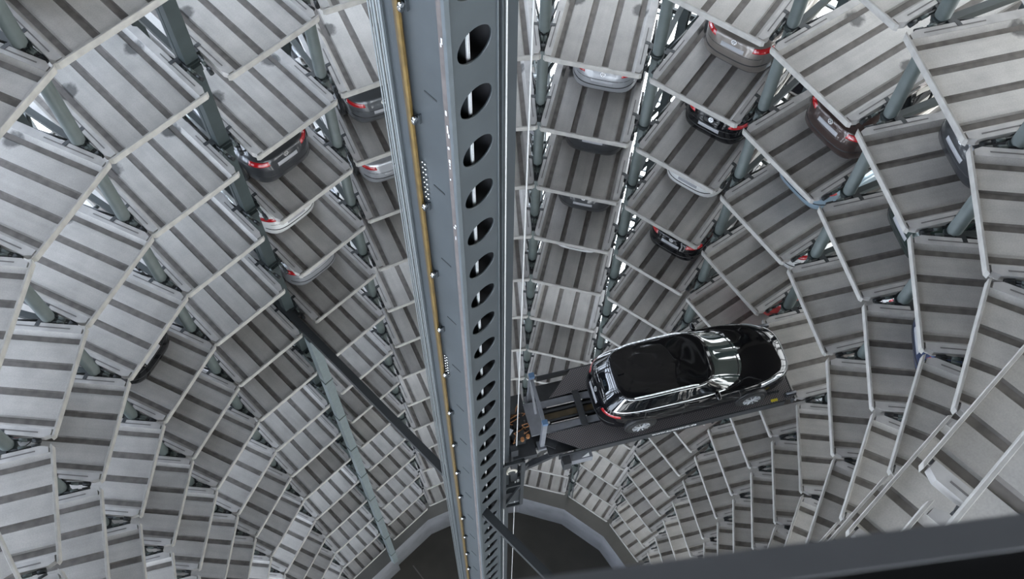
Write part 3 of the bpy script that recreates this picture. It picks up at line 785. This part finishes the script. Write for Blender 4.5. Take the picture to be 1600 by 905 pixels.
def emblem_mesh():
    m = MB(); n = 24; r = 0.06
    m.tube((0, 0, 0), (0, 0, 0.006), r, n, mi=1)
    for i in range(n):
        a, b = 2 * PI * i / n, 2 * PI * (i + 1) / n
        m.face([(q * math.cos(t), q * math.sin(t), 0.010) for q, t in ((r * 0.86, a), (r * 1.03, a), (r * 1.03, b), (r * 0.86, b))], 0)
    def st(p, q): m.bar((p[0] * r, p[1] * r, 0.010), (q[0] * r, q[1] * r, 0.010), 0.009, 0.004, mi=0)
    st((-.38, .72), (0, .12)); st((.38, .72), (0, .12))
    st((-.74, .40), (-.36, -.74)); st((-.36, -.74), (0, .0)); st((0, .0), (.36, -.74)); st((.36, -.74), (.74, .40))
    return m.mesh('emblem', [CHROMEC, TRIMB])
EMB_ME = emblem_mesh()

def Z(*a): return list(a)
def rings_for(kind):
    r = [(.14, 4.60, .80, 5, 5, Z((0, .20), (5, .20))),
         (.05, 4.71, .875, 4.5, 4.6, Z((0, .29), (5, .27))),
         (.0, 4.77, .905, 3.8, 3.9, Z((0, .48), (5, .46))),
         (.02, 4.75, .91, 3.8, 3.7, Z((0, .70), (5, .62))),
         (.07, 4.66, .90, 4.2, 3.5, Z((0, .86), (3.2, .86), (4.1, .80), (4.64, .70)))]
    if kind == 'wagon':
        r += [(.12, 4.50, .86, 4.8, 3.4, Z((0, .99), (3.2, .96), (4.0, .90), (4.46, .79))),
              (.15, 3.62, .82, 5.2, 3.0, Z((0, 1.05), (2.9, .99), (3.62, .97))),
              (.46, 2.74, .675, 6, 3.8, Z((.46, 1.425), (1.8, 1.455), (2.74, 1.395))),
              (.53, 2.66, .635, 6, 3.8, Z((.5, 1.462), (1.8, 1.49), (2.66, 1.43))),
              (.9, 2.35, .40, 5, 3.5, Z((.9, 1.488), (1.8, 1.515), (2.35, 1.465))),
              (1.7, 2.0, .02, 2, 2, Z((1, 1.522), (2.1, 1.522)))]
    elif kind == 'sedan':
        r += [(.13, 4.46, .84, 4.2, 2.6, Z((0, 1.0), (.5, 1.0), (3.2, .95), (4.0, .90), (4.46, .79))),
              (.62, 3.60, .79, 4.0, 2.7, Z((.5, 1.045), (1.2, 1.02), (2.9, .99), (3.6, .97))),
              (1.32, 2.70, .60, 4, 3.0, Z((1.3, 1.36), (1.9, 1.41), (2.7, 1.36))),
              (1.45, 2.54, .52, 3.5, 3.0, Z((1.4, 1.40), (1.9, 1.445), (2.54, 1.40))),
              (1.6, 2.3, .30, 3, 3, Z((1.6, 1.435), (1.9, 1.46), (2.3, 1.44))),
              (1.85, 2.05, .02, 2, 2, Z((1, 1.465), (2.1, 1.465)))]
    else:                                                          # hatchback, shorter tail
        r += [(.10, 4.46, .845, 3.8, 2.6, Z((0, .97), (3.2, .95), (4.0, .90), (4.46, .79))),
              (.20, 3.62, .80, 4.0, 2.7, Z((0, 1.03), (2.9, .99), (3.62, .97))),
              (.72, 2.72, .61, 4, 3.0, Z((.5, 1.41), (1.8, 1.46), (2.72, 1.38))),
              (.88, 2.56, .53, 4, 3.0, Z((.6, 1.455), (1.8, 1.50), (2.56, 1.43))),
              (1.2, 2.3, .30, 3, 3, Z((1, 1.49), (1.8, 1.515), (2.3, 1.475))),
              (1.7, 2.1, .02, 2, 2, Z((1, 1.515), (2.1, 1.515)))]
    return r
def frame_at(shape, s, t, lift_=0.004):
    p = Vector(shape.at(s, t)); nn = Vector(shape.normal(s, t))
    up = Vector((0, 0, 1)); y = (up - nn * up.dot(nn)).normalized(); x = y.cross(nn)
    return Matrix.Translation(p + nn * lift_) @ Matrix((x, y, nn)).transposed().to_4x4()
def make_car(kind, hero=False):
    sh = CarShape(rings_for(kind), N=34 if hero else 24)
    root = empty('parked_car' if not hero else 'station_wagon')
    body = sh.body(4 if hero else 3); body.materials.append(P_BLACK); link('body', body, root)
    def P(nm, *a, **k): return link(nm, sh.patch(nm, *a, **k), root)
    # glass
    P('windshield', -0.50, 0.50, 6.06, 6.90, 0.006, TINTGLASS, ns=26, nt_=8)
    P('rear_window', 1.80, 2.20, 6.14, 6.88, 0.006, CARGLASS, ns=20, nt_=8)
    for sg in (1, -1):
        def mir(a, b): return (a, b) if sg > 0 else (4 - b, 4 - a)
        if hero:
            for a, b in ((0.60, 0.98), (1.02, 1.36), (1.40, 1.66)): P('side_window', *mir(a, b), 6.14, 6.84, 0.005, CARGLASS, ns=12, nt_=6)
            P('window_trim', *mir(0.52, 1.70), 5.95, 6.09, 0.016, CHROMEC, ns=40, nt_=2)
            P('window_trim', *mir(0.60, 1.66), 6.87, 6.93, 0.012, CHROMEC, ns=40, nt_=2)
            P('window_trim', *mir(1.675, 1.70), 6.05, 6.92, 0.012, CHROMEC, ns=3, nt_=10)
            m = MB(); pts = []
            for i in range(15):
                s_ = (0.74 + (1.60 - 0.74) * i / 14); s_ = s_ if sg > 0 else 4 - s_
                q = Vector(sh.at(s_, 7.35)); up = 0.055 * min(1, min(i, 14 - i) / 1.5); pts.append((q.x, q.y, q.z + up))
            m.polytube(pts, 0.018, 8); m.build('roof_rail', CHROMEC, root)
            for s_ in (0.58, 1.0, 1.38): P('door_seam', *mir(s_ - .004, s_ + .004), 1.3, 5.9, 0.004, TRIMB, ns=2, nt_=16)
            for s_ in (0.93, 1.31): P('door_handle', *mir(s_ - .045, s_ + .045), 4.55, 4.75, 0.03, P_BLACK, ns=6, nt_=4)
            q = Vector(sh.at(0.60 if sg > 0 else 3.40, 6.1))
            bm = bmesh.new(); bmesh.ops.create_uvsphere(bm, u_segments=14, v_segments=10, radius=1.0)
            for v in bm.verts: v.co = Vector((v.co.x * 0.07, v.co.y * 0.12, v.co.z * 0.075))
            for f in bm.faces: f.smooth = True
            me = bpy.data.meshes.new('mirror'); bm.to_mesh(me); bm.free(); me.materials.append(P_BLACK); link('mirror', me, root, (q.x - 0.05, q.y + sg * 0.13, q.z + 0.06))
        else:
            P('side_window', *mir(0.60, 1.62), 6.12, 6.84, 0.005, CARGLASS, ns=24, nt_=5)
        P('headlight', *mir(0.20, 0.42), 3.55, 4.45, 0.012, CLEARL, ns=10, nt_=5, taper=0.25)
        P('tail_light', *mir(1.60, 1.82), 3.75 if kind != 'hatch' else 3.9, 4.5 if kind != 'hatch' else 4.85, 0.014, REDL, ns=14, nt_=6, taper=0.12)
        # wheel arches and wheels
        for wx in (0.96, 3.68):
            m = MB(); m.tube((wx, sg * 0.80, 0.34), (wx, sg * 0.915, 0.34), 0.385, 30); m.build('wheel_arch', TRIMB, root)
            we = link('wheel', TYRE_ME, root, (wx, sg * 0.845, 0.325)); link('rim', RIM_ME, we)
    P('bumper_trim', 1.66, 2.34, 0.2, 0.75, 0.008, TRIMB, ns=24, nt_=4)
    P('bumper_strip', 1.64, 2.36, 2.0, 2.2, 0.012, TRIMB, ns=24, nt_=2)
    if not hero: P('tailgate_seam', 1.70, 2.30, 2.95, 3.05, 0.004, TRIMB, ns=24, nt_=2)
    P('number_plate', 1.89, 2.11, 3.2 if kind != 'sedan' else 2.45, 3.75 if kind != 'sedan' else 2.9, 0.02, PLATE, ns=8, nt_=3)
    P('grille', -0.22, 0.22, 2.6, 3.4, 0.012, TRIMB, ns=16, nt_=4)
    if hero: P('grille_trim', -0.24, 0.24, 3.42, 3.52, 0.016, CHROMEC, ns=16, nt_=2); P('sunroof', 0.55, 3.45, 8.1, 8.9, 0.003, CARGLASS, ns=24, nt_=4) if False else None
    em = link('emblem', EMB_ME, root); em.matrix_local = frame_at(sh, 2.0, 4.55 if kind != 'sedan' else 4.0, 0.006)
    if hero:
        q = Vector(sh.at(2.0, 8.3)); m = MB(); m.prism([(q.x - .05, -.015), (q.x + .10, -.006), (q.x + .10, .006), (q.x - .05, .015)], q.z - .01, q.z + 0.05); m.build('antenna', P_BLACK, root)
        P('wiper', 1.93, 2.07, 6.30, 6.36, 0.02, TRIMB, ns=6, nt_=2)
        P('wiper', -0.28, 0.02, 6.16, 6.20, 0.02, TRIMB, ns=10, nt_=2); P('wiper', 0.06, 0.34, 6.16, 6.20, 0.02, TRIMB, ns=10, nt_=2)
    return root

hero = make_car('wagon', True)
hs = 0.966
hero.scale = (hs, hs, hs)
hp = Matrix.Rotation(LA, 4, 'Z') @ Vector((2.81 - 0.96 * hs, 0.03, 0))
hero.location = (C1.x + hp.x, C1.y + hp.y, LZ + 0.0); hero.rotation_euler = (0, 0, LA)
tag(hero, 'glossy black station wagon with chrome window trim riding on the lift platform', 'car')

PAINTS = {
    'dark grey': paint('paint_dark_grey', (0.032, 0.034, 0.038), 0.3), 'white': paint('paint_white', (0.72, 0.72, 0.70), 0.0, 0.35), 'silver': paint('paint_silver', (0.46, 0.47, 0.49), 0.6),
    'grey': paint('paint_grey', (0.085, 0.09, 0.097), 0.4), 'black': P_BLACK, 'taupe': paint('paint_taupe', (0.17, 0.148, 0.13), 0.45), 'brown': paint('paint_brown', (0.045, 0.027, 0.023), 0.4),
    'light blue': paint('paint_light_blue', (0.30, 0.40, 0.48), 0.4), 'dark blue': paint('paint_dark_blue', (0.02, 0.035, 0.09), 0.4), 'red': paint('paint_red', (0.35, 0.02, 0.02), 0.2), 'dark green': paint('paint_dark_green', (0.015, 0.03, 0.025), 0.4)}
protos = {}
def put_car(kind, colour, nm, k, setback, lat, label, group):
    b = BAYS[nm]
    if kind not in protos: protos[kind] = make_car(kind); o = protos[kind]
    else: o = copy_tree(protos[kind])
    s = 0.955
    p = b['mid'] + b['n'] * setback + b['t'] * lat
    o.location = (p.x, p.y, level_z(k) - 0.075); o.rotation_euler = (0, 0, b['rz'] + PI / 2); o.scale = (s, s, s)
    for ch in o.children:
        if ch.name.split('.')[0] == 'body': ch.material_slots[0].link = 'OBJECT'; ch.material_slots[0].material = PAINTS[colour]
    tag(o, label, 'car', group)
G1 = 'cars parked in the bays'
SEEN = [('hatch', 'dark grey', 'E', 3, .74, -.05, 'dark grey car with red tail lights, topmost in first full column left of mast'),
        ('sedan', 'white', 'E', 4, 1.06, -.16, 'white car below the dark grey car left of the mast'),
        ('hatch', 'silver', 'E', 5, .85, -.1, 'silver car below the white car left of the mast'),
        ('sedan', 'grey', 'M', 3, .75, 0, 'grey car tail beside the mast cables, upper of two'),
        ('sedan', 'silver', 'M', 4, .75, 0, 'silver car tail beside the mast cables, below a grey one'),
        ('sedan', 'white', 'M', 10, .8, 0, 'whitish car low beside the mast cables above the cross beam end'),
        ('sedan', 'silver', 'F', 3, 1.19, .14, 'silver car with red lights at top of first full column right of mast'),
        ('hatch', 'dark grey', 'F', 4, 1.15, .10, 'dark grey car just below the silver one right of the mast'),
        ('sedan', 'dark grey', 'F', 5, .98, .07, 'dark grey car with bright strip, third down right of the mast'),
        ('sedan', 'white', 'F', 6, 1.11, .02, 'sliver of white car under the fourth pallet edge right of mast'),
        ('hatch', 'taupe', 'G', 2, 1.08, .15, 'taupe car with round lights at top of second column right of mast'),
        ('sedan', 'black', 'G', 3, 1.05, .15, 'black car below the taupe one in second column right of mast'),
        ('sedan', 'white', 'G', 4, 1.14, .0, 'white car below the black one in second column right of mast'),
        ('hatch', 'black', 'G', 5, .71, .12, 'black car with red lights below the white one right of mast'),
        ('hatch', 'brown', 'H', 2, .92, .15, 'brown car with bright red lights in third column right of mast'),
        ('hatch', 'light blue', 'H', 3, 1.22, -.1, 'light blue car below the brown car right of mast'),
        ('hatch', 'white', 'H', 4, 1.2, 0.1, 'white car with red light two below the brown car'),
        ('hatch', 'red', 'H', 5, 1.2, 0.1, 'dark red car three below the brown car'),
        ('sedan', 'dark grey', 'I', 1, 1.08, .05, 'dark grey car at top of fourth column right of mast'),
        ('sedan', 'dark green', 'I', 2, 1.0, .06, 'dark green car below the dark grey one in fourth column right'),
        ('hatch', 'white', 'I', 3, 1.3, .1, 'white car with red light third in fourth column right of mast'),
        ('hatch', 'white', 'I', 5, 1.3, .1, 'white car with red light near front of lift platform'),
        ('hatch', 'dark blue', 'I', 6, 1.3, .1, 'dark blue car with red light right below the lift platform front'),
        ('hatch', 'white', 'I', 7, 1.3, .1, 'white car with red light lowest in fourth column right of mast'),
        ('sedan', 'dark blue', 'J', 2, .67, -.1, 'dark blue car with bright strip in fifth column right of mast'),
        ('hatch', 'white', 'J', 3, 1.3, .1, 'white car with orange red light in fifth column right of mast'),
        ('hatch', 'red', 'H', 8, 1.3, .1, 'red car low in third column under the lift platform'),
        ('hatch', 'black', 'AB', 4, .78, .06, 'black car low in third column left of mast'),
        ('hatch', 'silver', 'BC', 3, 1.3, 0, 'silver car with red light in fourth column at left edge'),
        ('hatch', 'dark blue', 'BC', 5, 1.3, 0, 'dark blue car low in fourth column left of mast'),
        ('hatch', 'white', 'BC', 6, 1.3, 0, 'white car lowest in fourth column left of mast')]
for c in SEEN: put_car(*c, G1)
DEEP = {'AD': (0, 5, 6, 9, 11, 14), 'E': (6, 8, 9, 11, 14), 'M': (5, 7, 8, 12, 14), 'N': (4, 6, 8, 10, 11, 13), 'F': (8, 9, 10, 11, 14), 'G': (6, 7, 8, 9, 10, 13), 'H': (6, 7, 9, 10, 11, 12, 14), 'I': (8, 9, 10, 12), 'J': (0, 1, 4, 5, 6, 7, 8, 9), 'K': (0, 1, 3, 5, 6, 7), 'AB': (0, 5, 6, 8, 9, 11, 12), 'BC': (7, 8), 'CX': (4, 7)}
_c = ['dark grey', 'grey', 'black', 'silver', 'dark blue', 'brown']
for nm in DEEP:
    for i, k in enumerate(DEEP[nm]):
        col = _c[(i * 5 + len(nm) + k) % 6]
        put_car('sedan' if (i + k) % 2 else 'hatch', col, nm, k, 1.35, 0.0, '%s car deep in bay, %s down, %s' % (col, ORD[max(1, PALLETS.get((nm, k), k + 2))], BAYS[nm]['where']), 'cars standing deep in their bays')

# unseen cars added in out-of-view bays to hold back daylight in the shaft
bmr = bmesh.new(); bodies = [next(c for c in protos[k_].children if c.name.split('.')[0] == 'body').data for k_ in ('sedan', 'hatch')]
for nm, b in REST_BAYS.items():
    for k in range(-4, 15):
        if (nm, k) in PALLETS or (nm in 'UVW' and k < -2) or rnd.random() < 0.25: continue
        p = b['mid'] + b['n'] * 1.2
        M4 = Matrix.Translation((p.x, p.y, level_z(k) - 0.07)) @ Matrix.Rotation(b['rz'] + PI / 2, 4, 'Z') @ Matrix.Scale(0.955, 4)
        nv, nf = len(bmr.verts), len(bmr.faces)
        bmr.from_mesh(bodies[rnd.random() < 0.5]); bmr.verts.ensure_lookup_table(); bmr.faces.ensure_lookup_table()
        bmesh.ops.transform(bmr, matrix=M4, verts=bmr.verts[nv:]); mi = rnd.randrange(3)
        for f in bmr.faces[nf:]: f.material_index = mi
me_ = bpy.data.meshes.new('cars'); bmr.to_mesh(me_); bmr.free()
for q_ in ('dark grey', 'black', 'grey'): me_.materials.append(PAINTS[q_])
tag(link('unseen_blocker_cars', me_), 'unseen cars added behind the viewer to block daylight into the shaft', 'car', kind='stuff')
